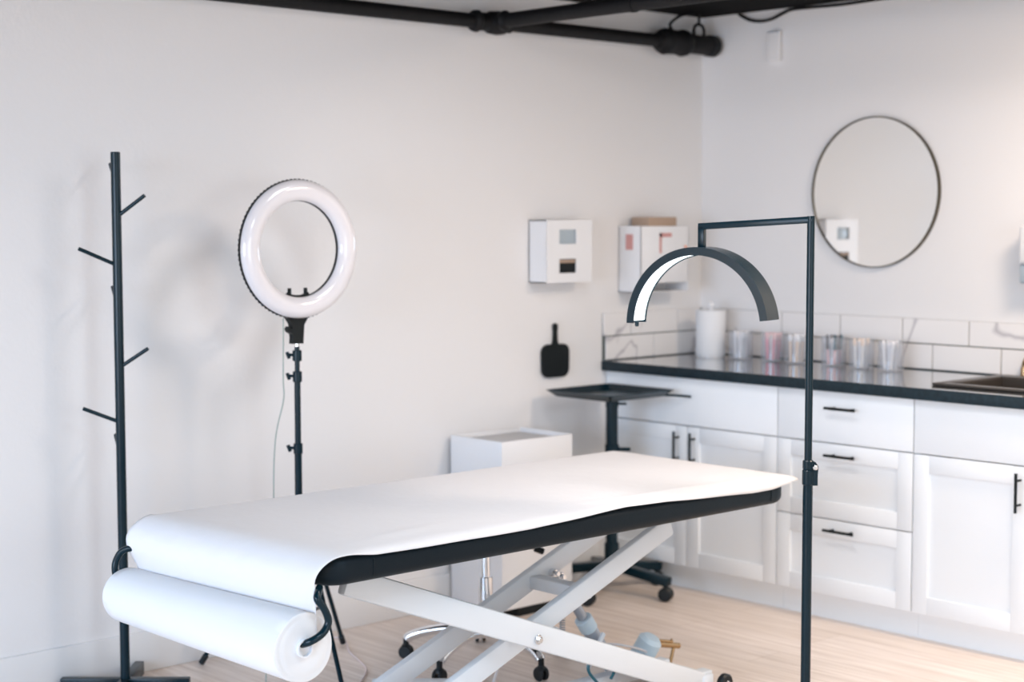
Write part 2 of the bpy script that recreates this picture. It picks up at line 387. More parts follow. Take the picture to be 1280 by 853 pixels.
def place_stick(kind, x, y, z, lean, az):
    if kind not in protos:
        r = make_stick(kind); protos[kind] = r
    else:
        s = protos[kind]; r = s.copy(); C.objects.link(r)
        for ch in s.children:
            c = ch.copy(); C.objects.link(c); c.parent = r
    r.location = (x, y, z); r.rotation_euler = (lean*math.cos(az), lean*math.sin(az), 0)
    r['label'], r['group'] = sl[kind]
rnd = random.Random(3)
for x, y, k in jars:
    n = 9
    for j in range(n):
        kk = 'spoolie_teal' if (k == 'spoolie' and j % 3 == 1) else k
        th_ = 2*PI*j/n+.35; rr_ = .026 if j % 2 else .016
        dx, dy = rr_*math.cos(th_), rr_*math.sin(th_)
        if abs(dy) < .008: dy = .009 if dy >= 0 else -.014
        if dy < 0 and abs(dx) < .014: dx = .016 if dx >= 0 else -.016
        ln = .035+.11*rnd.random()
        # lean outwards from the jar's middle, in x only so that no stick crosses the divider
        place_stick(kk, x+dx*.9, y+dy, .9172, ln*(1 if dx > 0 else -1)*.6, PI/2)

# ------------------------------------------------------------------ wall pieces
mr = thing('round_mirror', 'large round wall mirror with thin dark frame above the worktop', 'mirror', (.917, 0, 1.31))
o = (.917, -.004, 1.610); t = BM()
lathe(t, [(.2985, 0), (.303, 0), (.303, .019), (.2985, .019)], (o[0], -.001, o[2]), (Vector((1, 0, 0)), Vector((0, 0, 1)), Vector((0, -1, 0))), 96, True); obj('frame', t, 'darkframe', mr)
t = BM(); lathe(t, [(0, 0), (.2985, 0), (.2985, .012), (0, .012)], (o[0], -.002, o[2]), (Vector((1, 0, 0)), Vector((0, 0, 1)), Vector((0, -1, 0))), 96); lab(obj('glass', t, 'mirror', mr), 'reflective mirror glass')

hm = thing('hand_mirror', 'black paddle-shaped hand mirror hanging on the left wall', 'hand mirror', (.01, -.916, .93))
def rrect(w, h, r, n=8):
    out = []
    for cx, cy, a0 in ((w/2-r, h/2-r, 0), (-w/2+r, h/2-r, 90), (-w/2+r, -h/2+r, 180), (w/2-r, -h/2+r, 270)):
        out += [(cx+r*math.cos(R_(a0+90*k/n)), cy+r*math.sin(R_(a0+90*k/n))) for k in range(n+1)]
    return out
t = BM(); plate(t, [(a*(1+.25*(b)), b+.928) for a, b in rrect(.150, .135, .035)], .003, .017, lambda a, b, c: Vector((c, a-.916, b))); obj('head', t, 'blackmatte', hm)
t = BM(); hp = [(-.019, .985), (.019, .985), (.011, 1.010), (.009, 1.045), (.012, 1.066), (.009, 1.078), (0, 1.081), (-.009, 1.078), (-.012, 1.066), (-.009, 1.045), (-.011, 1.010)]
plate(t, hp, .005, .015, lambda a, b, c: Vector((c, a-.916, b))); obj('handle', t, 'blackmatte', hm)

# glove dispenser (white box with two windows)
d1 = thing('wall_dispenser', 'white wall-mounted dispenser with pale upper and dark lower window', 'dispenser', (.05, -.92, 1.25))
X = .105; y0, y1, z0, z1 = -1.055, -.80, 1.25, 1.50
W1 = (-.985, -.890, 1.405, 1.462); W2 = (-.988, -.890, 1.288, 1.345)
t = BM()
bx(t, .001, X-.004, y0, y0+.004, z0, z1); bx(t, .001, X-.004, y1-.004, y1, z0, z1); bx(t, .001, X-.004, y0, y1, z0, z0+.004); bx(t, .001, X-.004, y0, y1, z1-.004, z1)
bx(t, .001, .005, y0, y1, z0, z1); obj('housing', t, 'white_plastic', d1)
t = BM()
def pane(t, a0, a1, c0, c1): bx(t, X-.005, X, a0, a1, c0, c1)
pane(t, y0, W1[0], z0, z1); pane(t, W1[1], y1, z0, z1); pane(t, W1[0], W1[1], W1[3], z1); pane(t, W1[0], W1[1], W2[3], W1[2]); pane(t, W1[0], W1[1], z0, W2[2])
obj('front_panel', t, 'white_plastic', d1)
t = BM(); bx(t, X-.03, X-.007, W1[0]-.01, W1[1]+.01, W1[2]-.01, W1[3]+.01, .004); lab(obj('upper_window', t, 'greyblue', d1), 'grey-blue filled opening')
t = BM(); bx(t, X-.03, X-.007, W2[0]-.01, W2[1]+.01, W2[2]-.01, W2[3]+.01, .004); u = obj('lower_window', t, 'blackmatte', d1); lab(u, 'dark filled opening')
t = BM(); bx(t, X-.007, X-.002, W2[0]+.002, W2[1]-.002, W2[3]-.016, W2[3]-.004, .001); lab(obj('brown_strip', t, 'card', u), 'brown strip along the top of the dark opening')

# second dispenser with a card box on top
d2 = thing('wall_dispenser', 'white open-top wall dispenser holding boxes, nearest the corner behind the curved lamp', 'dispenser', (.07, -.37, 1.2))
y0, y1 = -.535, -.235
t = BM(); bx(t, .001, .13, y0, y0+.004, 1.195, 1.475, .001); bx(t, .001, .13, y1-.004, y1, 1.195, 1.475, .001); bx(t, .001, .13, y0, y1, 1.195, 1.199); bx(t, .001, .005, y0, y1, 1.195, 1.475)
bx(t, .126, .13, y0, y1, 1.235, 1.474, .001); obj('housing', t, 'white_plastic', d2)
t = BM(); bx(t, .045, .085, y0-.002, y0+.001, 1.375, 1.440); lab(obj('side_window', t, 'pinkcard', d2), 'muted pink square opening')
t = BM(); bx(t, .1295, .132, -.420, -.408, 1.36, 1.445); bx(t, .1295, .132, -.420, -.345, 1.428, 1.445); lab(obj('front_mark', t, 'pinkcard', d2), 'pink angled strip')
t = BM(); cyl(t, (.129, -.255, 1.385), (.132, -.255, 1.385), .007); lab(obj('dot', t, 'red', d2), 'small orange dot')
t = BM(); bx(t, .02, .12, -.475, -.300, 1.242, 1.512, .003); tag(obj('card_box', t, 'card'), 'brown card box standing upright in the corner dispenser', 'box')

# paper towel dispenser at right picture edge
d3 = thing('towel_dispenser', 'white wall dispenser cut off by the right edge of the picture', 'dispenser', (1.74, -.06, 1.27))
t = BM(); bx(t, 1.612, 1.87, -.10, 0, 1.335, 1.480, .012, 3); obj('cover', t, 'white_plastic', d3)
t = BM(); bx(t, 1.612, 1.87, -.09, 0, 1.265, 1.3345, .008, 3); lab(obj('lower_tray', t, 'greyblue', d3), 'grey-blue lower tray')
t = BM(); bx(t, 1.622, 1.86, -.103, -.099, 1.345, 1.470, .002); obj('front_panel', t, 'trim', d3)

t = BM(); bx(t, .372, .440, -.022, -.001, 2.168, 2.294, .005, 3)
sn = tag(obj('door_chime', t, 'wall'), 'small blank white box high on the right wall near the corner', 'wall box')
t = BM(); bx(t, .376, .436, -.0235, -.021, 2.286, 2.290); obj('top_slot', t, 'grey_metal', sn)

# ------------------------------------------------------------------ pipes under the ceiling
PX, PZ = .085, 2.253
mp_ = thing('main_pipe', 'black pipe under the ceiling along the left wall ending in a cap', 'pipe', (PX, -3, PZ))
def pnt(y): return (PX, y, PZ)
t = BM(); cyl(t, pnt(-7.5), pnt(-.30), .027, 28); obj('pipe', t, 'pipe', mp_)
AY = (Vector((1, 0, 0)), Vector((0, 0, 1)), Vector((0, 1, 0)))
t = BM(); lathe(t, [(0, -.40), (.030, -.40), (.038, -.385), (.038, -.375), (.052, -.36), (.056, -.345), (.053, -.33), (.050, -.26), (.054, -.25), (.058, -.235), (.054, -.215), (.044, -.20), (0, -.20)], (PX, 0, PZ), AY, 32); obj('coupling', t, 'pipe', mp_)
t = BM(); lathe(t, [(0, -.21), (.041, -.21), (.041, -.07), (.046, -.068), (.047, -.03), (.040, -.018), (0, -.014)], (PX, 0, PZ), AY, 32); obj('end_cap', t, 'pipe', mp_)
t = BM(); lathe(t, [(0, -1.43), (.032, -1.43), (.040, -1.42), (.042, -1.405), (.034, -1.395), (.034, -1.35), (.042, -1.34), (.046, -1.30), (.042, -1.27), (.034, -1.26), (.034, -1.235), (0, -1.235)], (PX, 0, PZ), AY, 32); obj('tee', t, 'pipe', mp_)
bp = thing('branch_pipe', 'black branch pipe running right from the tee under the ceiling', 'pipe', (1, -1.315, PZ))
t = BM(); cyl(t, (PX+.045, -1.315, PZ+.003), (6.35, -1.315, PZ+.003), .028, 28); obj('pipe', t, 'pipe', bp)
t = BM(); AX = (Vector((0, 1, 0)), Vector((0, 0, 1)), Vector((1, 0, 0)))
lathe(t, [(0, .0), (.036, .0), (.038, .02), (.030, .03), (0, .03)], (PX+.046, -1.315, PZ+.003), AX, 28); lathe(t, [(0, 0), (.031, .001), (.031, .02), (0, .021)], (.80, -1.315, PZ+.003), AX, 28); obj('collar', t, 'pipe', bp)
hg = thing('pipe_hanger', 'black rod and shackle hanging the capped pipe end from the ceiling', 'hanger', (PX, -.12, CZ))
t = BM(); cyl(t, (PX, -.125, 2.335), (PX, -.125, CZ), .006, 12); obj('rod', t, 'pipe', hg)
t = BM(); tube(t, [(PX, -.125-.03, PZ+.036), (PX, -.125-.034, PZ+.062), (PX, -.125-.018, PZ+.084), (PX, -.125+.018, PZ+.084), (PX, -.125+.034, PZ+.062), (PX, -.125+.03, PZ+.036)], .007, 10, 5); obj('shackle', t, 'pipe', hg)
t = BM(); tube(t, [(PX, -.30, PZ+.05), (PX, -.31, PZ+.075), (PX+.005, -.26, PZ+.11), (PX+.01, -.2, CZ-.005), (PX+.01, -.17, CZ-.001)], .007, 10, 6)
tag(obj('cable', t, 'pipe'), 'short black cable arching from the pipe coupling up to the ceiling', 'cable')
t = BM(); tube(t, [(.22, -.02, CZ-.006), (.28, -.02, CZ-.035), (.34, -.02, CZ-.045), (.40, -.02, CZ-.04), (.46, -.02, CZ-.02), (.52, -.02, CZ-.010), (.75, -.02, CZ-.014), (.95, -.02, CZ-.010), (1.3, -.02, CZ-.008)], .007, 10, 6)
tag(obj('cable', t, 'pipe'), 'black cable sagging along the top of the right wall', 'cable')

# ------------------------------------------------------------------ coat rack
RX, RY = .175, -2.99
cr = thing('coat_rack', 'tall black tree-style coat rack with straight peg arms, empty', 'coat rack', (RX, RY, 0))
h2 = Vector((rt.x, rt.y, 0)).normalized(); g2 = Vector((fw.x, fw.y, 0)).normalized()
t = BM(); cyl(t, (RX, RY, .02), (RX, RY, 1.715), .0150, 24, .002); obj('pole', t, 'black', cr)
for d, L in ((h2, .205), (-h2, .205), (g2, .20), (-g2, .205)):
    t = BM(); a = Vector((RX, RY, .024)); beam(t, a+d*.012, a+d*L, .030, .044, Vector((0, 0, 1)).cross(d), .002); obj('leg', t, 'black', cr)
pegs = [(1.625, (-.42, 1), .03, .055), (1.518, (1, -.1), .082, .062), (1.365, (-1, -.35), .108, .050), (1.235, (-.42, 1), .03, .055), (1.045, (1, -.1), .084, .056), (.87, (-1, -.35), .104, .045), (.76, (-.42, 1), .03, .055)]
for z, (a, b_), s, rise in pegs:
    dv = (h2*a+g2*b_).normalized(); p = Vector((RX, RY, z)); t = BM()
    L = s if abs(a) > .5 else .09
    cyl(t, p+dv*.008, p+dv*(L+.01)+Vector((0, 0, rise)), .0062, 14, .001); obj('peg', t, 'black', cr)

# ------------------------------------------------------------------ ring light
QX, QY, QZ = .347, -2.424, 1.407
rl = thing('ring_light', 'large switched-off ring light on a black tripod by the left wall', 'ring light', (QX, QY, 0))
toc = (CAM-Vector((QX, QY, QZ))); toc.z = 0; toc.normalize(); a = R_(35)
rgt = Vector((-toc.y, toc.x, 0))
if rgt.dot(rt) < 0: rgt = -rgt
nrm = (toc*math.cos(a)+rgt*math.sin(a)).normalized(); tilt = R_(4)
side = Vector((0, 0, 1)).cross(nrm).normalized(); nrm = (nrm*math.cos(tilt)+Vector((0, 0, 1))*math.sin(tilt)*0).normalized()
upv = nrm.cross(side).normalized(); AR = (side, upv, nrm)
RC = Vector((QX, QY, QZ))
t = BM(); prof = []
for k in range(15):
    th = PI*k/14; prof.append((.1925+.0345*math.cos(th), .010+.022*math.sin(th)))
lathe(t, prof+[(.159, .004), (.226, .004)], RC, AR, 96, True); lab(obj('diffuser', t, 'diffuser', rl), 'glossy white ring diffuser')
t = BM(); lathe(t, [(.157, .0035), (.157, -.006), (.164, -.012), (.220, -.012), (.228, -.006), (.228, .0035)], RC, AR, 96, True)
hs = obj('housing', t, 'blackmatte', rl); lab(hs, 'black rear housing')
t = BM()
for k in range(90):
    th = 2*PI*k/90; dd = side*math.cos(th)+upv*math.sin(th); tt = -side*math.sin(th)+upv*math.cos(th)
    p = RC+dd*.228-nrm*.001; beam(t, p-nrm*.004, p+nrm*.004, .006, .005, tt, 0)
obj('vent_ribs', t, 'blackmatte', hs)
t = BM(); 
tube(t, [RC+side*s*.042*1.0+upv*(-.157+.0*abs(s))-nrm*.006+upv*(.010*(s*s)) for s in (-1, -.5, 0, .5, 1)], .006, 10, 4)
for s in (-1, 1): cyl(t, RC+side*s*.032-upv*.155-nrm*.006, RC+side*s*.032-upv*.128-nrm*.006, .0065, 12, .001)
obj('phone_holder', t, 'blackmatte', rl)
t = BM()
pl = [(-.040, -.226), (.040, -.226), (.024, -.25), (.020, -.30), (.020, -.312), (-.022, -.312), (-.020, -.29), (-.022, -.28), (-.036, -.272), (-.040, -.262), (-.034, -.254), (-.028, -.262), (-.022, -.262), (-.026, -.245)]
plate(t, pl, -.026, -.002, lambda a_, b_, c_: RC+side*a_+upv*b_+nrm*c_); obj('mount_bracket', t, 'blackmatte', rl)
A2 = Vector((QX, QY, 0)); 
def rz(z): return (QX-nrm.x*.012, QY-nrm.y*.012, z)
t = BM(); cyl(t, rz(1.075), rz(1.10), .007, 14); lab(obj('stud', t, 'chrome', rl), 'shiny steel stud')
for nm, z0, z1, r in (('lower_tube', .18, .74, .0125), ('middle_tube', .72, 1.0, .0105), ('upper_tube', .98, 1.085, .0085)):
    t = BM(); cyl(t, rz(z0), rz(z1), r, 20); obj(nm, t, 'black', rl)
for zc in (1.055, .985, .745):
    t = BM(); cyl(t, rz(zc-.018), rz(zc+.018), .0155, 20, .002); k_ = obj('collar', t, 'black', rl)
    t = BM(); p = Vector(rz(zc)); cyl(t, p, p-h2*.034+Vector((0, 0, .004)), .005, 10); cyl(t, p-h2*.026+Vector((0, 0, -.010)), p-h2*.034+Vector((0, 0, .012)), .006, 10, .001)
    obj('knob', t, 'black', k_)
t = BM(); cyl(t, rz(.545), rz(.585), .020, 20, .003); obj('leg_hub', t, 'black', rl)
t = BM(); cyl(t, rz(.17), rz(.20), .018, 20, .003); obj('brace_hub', t, 'black', rl)
base = Vector(rz(0))
for fx_, fy_ in ((.075, -2.645), (.185, -2.135), (.72, -2.53)):
    t = BM(); ft = Vector((fx_, fy_, .012)); p0 = base+Vector((0, 0, .565)); d = Vector((ft.x-base.x, ft.y-base.y, 0)).normalized()
    cyl(t, p0+d*.02, ft, .0078, 14, .001); lg = obj('leg', t, 'black', rl)
    t = BM(); dr = (ft-p0).normalized(); cyl(t, ft-dr*.03, ft+dr*.006, .0105, 14, .003); obj('rubber_foot', t, 'rubber', lg)
    t = BM(); m_ = p0.lerp(ft, .55); cyl(t, base+d*.018+Vector((0, 0, .185)), m_, .0055, 10); obj('brace', t, 'black', lg)
t = BM(); s0 = RC-side*.055-upv*.226-nrm*.010
tube(t, [s0, s0+Vector((0, 0, -.05)), s0-h2*.002+Vector((0, 0, -.20)), s0-h2*.002+Vector((0, 0, -.27)), s0-h2*.030+Vector((0, 0, -.40)), s0-h2*.038+Vector((0, 0, -.60)), s0-h2*.03+Vector((0, 0, -.9)),
         Vector((.40, -2.60, .20)), Vector((.42, -2.62, .012)), Vector((.48, -2.66, .004)), Vector((.60, -2.68, .004)), Vector((.66, -2.72, .004))], .0022, 8, 8)
lab(obj('power_cord', t, 'greycord', rl), 'thin grey cord hanging down')

# ------------------------------------------------------------------ treatment table
BX0, BX1, BY0, BY1, BZ0, BZ1 = .79, 1.585, -3.232, -1.40, .602, .676
tb = thing('treatment_table', 'black padded treatment table on white scissor-lift frame covered with paper', 'treatment table', (1.25, -2.3, 0))
def pad(x0, x1, y0, y1, z0, z1, rc, re):
    """rounded slab: plan corners rc, edge radius re"""
    bm = BM(); loops = []
    prof = [(-re, z0)] + [(-re+re*math.sin(PI/2*k/5), z0+re-re*math.cos(PI/2*k/5)) for k in range(1, 6)] + [(-re+re*math.cos(PI/2*k/5), z1-re+re*math.sin(PI/2*k/5)) for k in range(0, 6)]
    for off, z in prof:
        pts = rrect(x1-x0+2*off, y1-y0+2*off, rc+off, 8); loops.append([bm.verts.new(((x0+x1)/2+a_, (y0+y1)/2+b_, z)) for a_, b_ in pts])
    for A, B in zip(loops, loops[1:]):
        for k in range(len(A)): bm.faces.new((A[k], A[(k+1) % len(A)], B[(k+1) % len(A)], B[k]))
    bm.faces.new(loops[0][::-1]); bm.faces.new(loops[-1]); return bm
cush = lab(obj('cushion', pad(BX0, BX1, BY0, BY1, BZ0, BZ1, .075, .026), 'vinyl', tb), 'black vinyl cushion')
t = BM()
for y in (BY0+.15, BY1-.10): tube(t, [(BX1-.001, y, BZ0+.015), (BX1+.0008, y, BZ0+.03), (BX1+.0008, y, BZ1-.015)], .0014, 6)
obj('seam', t, 'vinyl', cush)
t = BM(); bx(t, BX0+.12, BX1-.22, BY0+.16, BY1-.16, .588, .6025, .002); obj('base_board', t, 'white_metal', tb)
t = BM()
for x in (1.00, 1.33): bx(t, x-.018, x+.018, BY0+.25, BY1-.25, .562, .589, .003)
for y in (-2.93, -1.72): bx(t, .97, 1.362, y-.018, y+.018, .564, .5885, .003)
for y in (-2.985, -1.76): bx(t, 1.34, 1.46, y-.012, y+.012, .575, .587, .002)
obj('top_frame', t, 'white_metal', tb)
def yz(X, y, z): return (X, y, z)
# crossing arms in y-z planes
o1a, o1b = (-2.99, .555), (-1.56, -.0+.052)
def arm(X, a_, b_, w=.030, h=.074, n='scissor_arm'):
    t = BM(); beam(t, (X, a_[0], a_[1]), (X, b_[0], b_[1]), w, h, Vector((1, 0, 0)), .009); return obj(n, t, 'white_metal', tb)
arm(1.45, (-3.075, .5815), (-1.68, .038), .034, .074); arm(1.30, (-2.92, .521), (-1.68, .038), .034, .074)
arm(1.370, (-3.00, .052), (-1.74, .545), .030, .066); arm(1.135, (-2.98, .052), (-1.72, .545), .030, .066)
piv = (-2.40, .312)
t = BM(); cyl(t, (1.09, -2.405, .312), (1.44, -2.405, .312), .012, 16); 
obj('pivot_rod', t, 'bolt', tb)
for X in (1.468,):
    t = BM(); c_ = Vector((X, -2.405, .312)); cyl(t, c_, c_+Vector((.006, 0, 0)), .014, 20, .001); cyl(t, c_, c_+Vector((.014, 0, 0)), .009, 6, .001); obj('bolt', t, 'bolt', tb)
# cross bar with two bolts on the rising arms
t = BM(); bx(t, 1.14, 1.37, -2.135, -2.085, .362, .402, .005); obj('cross_bar', t, 'white_metal', tb)
for y, z in ((-2.045, .402), (-2.018, .388)):
    t = BM(); cyl(t, (1.15, y, z), (1.172, y, z), .013, 12, .002); cyl(t, (1.17, y, z), (1.185, y, z), .008, 6); obj('bolt', t, 'bolt', tb)
# actuator
ac = [Vector(v) for v in ((1.20, -2.03, .355), (1.20, -1.95, .245), (1.20, -1.925, .215), (1.20, -1.81, .05))]
t = BM(); cyl(t, ac[0], ac[1].lerp(ac[2], .2), .016, 20); lab(obj('piston_rod', t, 'grey_metal', tb), 'grey metal rod')
t = BM(); dr = (ac[3]-ac[0]).normalized(); cyl(t, ac[1]-dr*.006, ac[1]+dr*.045, .029, 24, .004); lab(obj('piston_collar', t, 'paleblue', tb), 'pale blue collar')
t = BM(); cyl(t, ac[1]+dr*.04, ac[3], .025, 24, .003); lab(obj('piston_body', t, 'grey_metal', tb), 'grey cylinder body')
t = BM(); beam(t, (1.24, -1.90, .20), (1.24, -1.97, .10), .010, .014, Vector((1, 0, 0)), .002); obj('lever', t, 'white_metal', tb)
t = BM(); c_ = Vector((1.20, -1.68, .078)); ax_ = Vector((.45, .2, .9)).normalized(); cyl(t, c_-ax_*.02, c_+ax_*.075, .040, 28, .012); cyl(t, c_-ax_*.06, c_, .026, 20, .003); lab(obj('motor_cap', t, 'paleblue', tb), 'pale blue domed motor cap')
t = BM(); q0 = Vector((1.15, -1.62, .100)); q1 = Vector((1.17, -1.46, .066)); cyl(t, q0, q1, .010, 16, .003); cyl(t, q0.lerp(q1, .05)+Vector((0, 0, .012)), q1.lerp(q0, .2)+Vector((0, 0, .012)), .006, 12)
cyl(t, q1.lerp(q0, .15), q1.lerp(q0, .15)+Vector((.0, -.02, -.06)), .006, 12); cyl(t, q1.lerp(q0, .22)+Vector((0, 0, .0)), q1.lerp(q0, .22)+Vector((0, 0, .022)), .004, 10)
lab(obj('release_bar', t, 'brass', tb), 'bronze release bar')
# base
t = BM()
for x in (1.25, 1.43): bx(t, x-.022, x+.022, -2.98, -1.62, .030, .072, .005)
for y in (-2.95, -1.66): bx(t, 1.05 if y > -2 else .98, 1.47, y-.025, y+.025, .025, .066, .005)
obj('base_frame', t, 'white_metal', tb)
for x, y in ((1.02, -2.89), (1.485, -2.89), (1.09, -1.60), (1.485, -1.60)):
    t = BM(); cyl(t, (x-.012, y, .031), (x+.012, y, .031), .031, 24, .005); w_ = lab(obj('caster', t, 'rubber', tb), 'dark caster wheel')
    t = BM(); cyl(t, (x-.016, y, .031), (x+.016, y, .031), .010, 14, .002); obj('axle', t, 'bolt', w_)
# paper-roll holder hooks
t = BM(); tube(t, [(1.565, -3.235, .606), (1.590, -3.258, .600), (1.600, -3.266, .588), (1.602, -3.248, .562), (1.602, -3.236, .530), (1.600, -3.252, .503), (1.594, -3.284, .487), (1.56, -3.292, .474)], .0095, 16, 6)
hk = lab(obj('roll_hook', t, 'black', tb), 'curved black hook holding the paper roll')
t = BM(); tube(t, [(.83, -3.22, .606), (.790, -3.275, .600), (.748, -3.308, .588), (.731, -3.322, .560), (.730, -3.326, .528), (.730, -3.312, .475), (.75, -3.300, .462)], .0095, 16, 6)
lab(obj('roll_hook', t, 'black', tb), 'curved black hook holding the paper roll')
# coil cable
t = BM(); pts = []
for k in range(150):
    u_ = k/149; th = u_*2*PI*15; c_ = Vector((1.10, -1.945, .285-.115*u_)); pts.append(c_+Vector((.008*math.cos(th), .008*math.sin(th), 0)))
tube(t, pts, .0022, 6); lab(obj('coiled_cable', t, 'grey_metal', tb), 'thin coiled grey cable')
t = BM(); tube(t, [(1.10, -1.945, .170), (1.16, -1.92, .145), (1.22, -1.84, .15), (1.25, -1.74, .12), (1.22, -1.66, .08)], .004, 8, 6)
tube(t, [(1.12, -2.06, .25), (1.02, -2.12, .16), (1.06, -2.22, .05), (1.0, -2.3, .012), (.9, -2.33, .03)], .0045, 8, 6)
lab(obj('white_cable', t, 'cord', tb), 'pale cable')
t = BM(); tube(t, [(1.30, -1.99, .070), (1.30, -2.03, .12), (1.30, -2.00, .17), (1.30, -1.94, .17), (1.30, -1.90, .12), (1.30, -1.93, .07)], .005, 8, 6); lab(obj('dark_cable', t, 'teal', tb), 'dark looped cable')

# ------------------------------------------------------------------ exam paper roll and sheet
er = thing('exam_paper_roll', 'white roll of exam paper at the table end, its sheet drawn over the cushion', 'paper roll', (1.15, -3.29, .46))
R0, R1 = .076, .086; XA, XC = .748, 1.572
YA, ZA, YC, ZC = -3.300, .462, -3.290, .468
t = BM(); n = 64; rings = []
for i in range(25):
    u_ = i/24; x = XA+(XC-XA)*u_; cy = YA+(YC-YA)*u_; cz = ZA+(ZC-ZA)*u_; rr_ = (R0+(R1-R0)*u_)
    rings.append([(x, cy+rr_*(1+.012*math.sin(3*th_+u_*4))*math.cos(th_), cz+rr_*(1+.012*math.sin(3*th_+u_*4))*math.sin(th_)) for th_ in [2*PI*k/n for k in range(n)]])
vr = [[t.verts.new(p) for p in rg] for rg in rings]
for a_, b_ in zip(vr, vr[1:]):
    for k in range(n): t.faces.new((a_[k], a_[(k+1) % n], b_[(k+1) % n], b_[k]))
for rg, x, cy, cz, s in ((vr[0], XA, YA, ZA, -1), (vr[-1], XC, YC, ZC, 1)):   # spiral-layered end faces, dished towards the core
    R = R0 if s < 0 else R1; prev = rg
    for q, dx in ((.93, .003), (.86, 0), (.80, .003), (.62, .001), (.50, .002), (.28, 0)):
        cur = [t.verts.new((x+s*dx, cy+R*q*math.cos(2*PI*k/n), cz+R*q*math.sin(2*PI*k/n))) for k in range(n)]
        for k in range(n): t.faces.new((prev[k], prev[(k+1) % n], cur[(k+1) % n], cur[k]))
        prev = cur
    t.faces.new(prev)
obj('roll', t, 'rollpaper', er, ang=60)
t = BM()
p0_, p1_ = Vector((XA-.010, YA, ZA)), Vector((XC+.010, YC, ZC)); ad = (p1_-p0_); Lc = ad.length; ad.normalize(); au = ad.orthogonal().normalized()
lathe(t, [(.023, 0), (.023, Lc), (.019, Lc), (.019, 0)], p0_, (au, ad.cross(au), ad), 28, True)
obj('core', t, 'core', er)
# the sheet: path along the table and down to the roll
def lerp_tab(tab, v):
    for (a_, fa), (b_, fb) in zip(tab, tab[1:]):
        if v <= b_: return fa+(fb-fa)*max(0, (v-a_)/(b_-a_))
    return tab[-1][1]
drop = [(-3.22, .683), (-3.15, .680), (-3.08, .670), (-2.85, .667), (-2.55, .665), (-2.31, .674), (-2.17, .681), (-2.0, .675), (-1.90, .669), (-1.6, .655), (-1.50, .655), (-1.42, .664), (-1.385, .675)]
path = [(-1.372, .684)]
y = -1.40
while y > -3.175: path.append((y, .684)); y -= .0155
for k in range(1, 11):
    th_ = R_(8.8*k); path.append((-3.175-.081*math.sin(th_), .684-.066*(1-math.cos(th_))))
yl, zl = path[-1]
for k in range(1, 9): u_ = k/8; path.append((yl+(-3.250-yl)*u_, zl+(.50-zl)*u_))
NS = 64; t = BM(); grid = []
def nz(a_, b_, s):  # smooth deterministic wrinkles
    return (math.sin(a_*13+b_*7+s)+math.sin(a_*29-b_*17+s*2.1)*.6+math.sin(a_*7.3+b_*31+s*.7)*.5)/2.1
for j, (y, z) in enumerate(path):
    row = []
    end = max(0, min(1, (.684-z)/.05)) if y < -3.175 else 0
    # edges in x follow slightly wavy lines
    xn = 1.590 - .016*end; xf = .775 - .020*end
    zn = lerp_tab(drop, y); 
    for i in range(NS+1):
        u_ = i/NS; x = xf+(xn-xf)*u_; yy, zz = y, z
        if y >= -3.175:
            wr = .0011*nz(x*1.3, y, 1)+.0016*max(0, nz(x*2, y*.7, 4)-.3)
            # a shallow fold running along near side towards the head end
            fold = .007*math.exp(-((x-1.50-.03*math.sin(y*3))/.022)**2)*max(0, 1-abs(y+1.85)/.5)
            fold += .005*math.exp(-((x-1.47+.16*(y+2.9))/.03)**2)*max(0, 1-abs(y+2.9)/.28)
            zz = z+.001+max(0, wr)+fold
            if u_ > .955:                       # falls over the near edge
                w_ = (u_-.955)/.045; a2 = w_*PI/2
                x = xf+(xn-xf)*.955 + ((1.591-(xf+(xn-xf)*.955))*math.sin(a2)) + (.0015*math.sin(y*23)+.001)*w_
                zz = z+.001 + (zn-z-.001)*(1-math.cos(a2))
            if u_ < .03: zz -= .012*(1-u_/.03)**2
            if y > -1.40: zz -= 0.004
        else:
            yy = y - .0015*nz(x*2, z*6, 2)*(1 if j < len(path)-8 else .3)
            zz = z
            if u_ > .955:
                w_ = (u_-.955)/.045; a2 = w_*PI/2; x0_ = xf+(xn-xf)*.955
                x = x0_+(xn+.001-x0_)*(math.sin(a2)*(1-end)+w_*end)
                zz = z+(zn-.685)*(1-math.cos(a2))*(1-end)
        if y < -3.0: yy -= .048*(1-u_)*min(1, (-3.0-y)/.16)*(1 if z > .60 else max(.35, (z-.5)/.1))
        row.append(t.verts.new((x, yy, zz)))
    grid.append(row)
for a_, b_ in zip(grid, grid[1:]):
    for k in range(NS): t.faces.new((a_[k], a_[k+1], b_[k+1], b_[k]))
sh = obj('paper_sheet', t, 'paper', er, ang=180)
so = sh.modifiers.new('thick', 'SOLIDIFY'); so.thickness = .0008; so.offset = 1

# flat foot control on the floor
fp = thing('foot_control', 'flat white foot plate on the floor under the treatment table', 'foot control', (.82, -2.33, 0))
t = BM(); c_ = Vector((.84, -2.33, 0)); beam(t, c_-h2*.15+Vector((0, 0, .022)), c_+h2*.15+Vector((0, 0, .022)), .12, .034, g2, .006); obj('plate', t, 'white_metal', fp)
t = BM(); beam(t, c_-h2*.10+Vector((0, 0, .041)), c_+h2*.10+Vector((0, 0, .041)), .07, .008, g2, .002); obj('pedal', t, 'white_metal', fp)

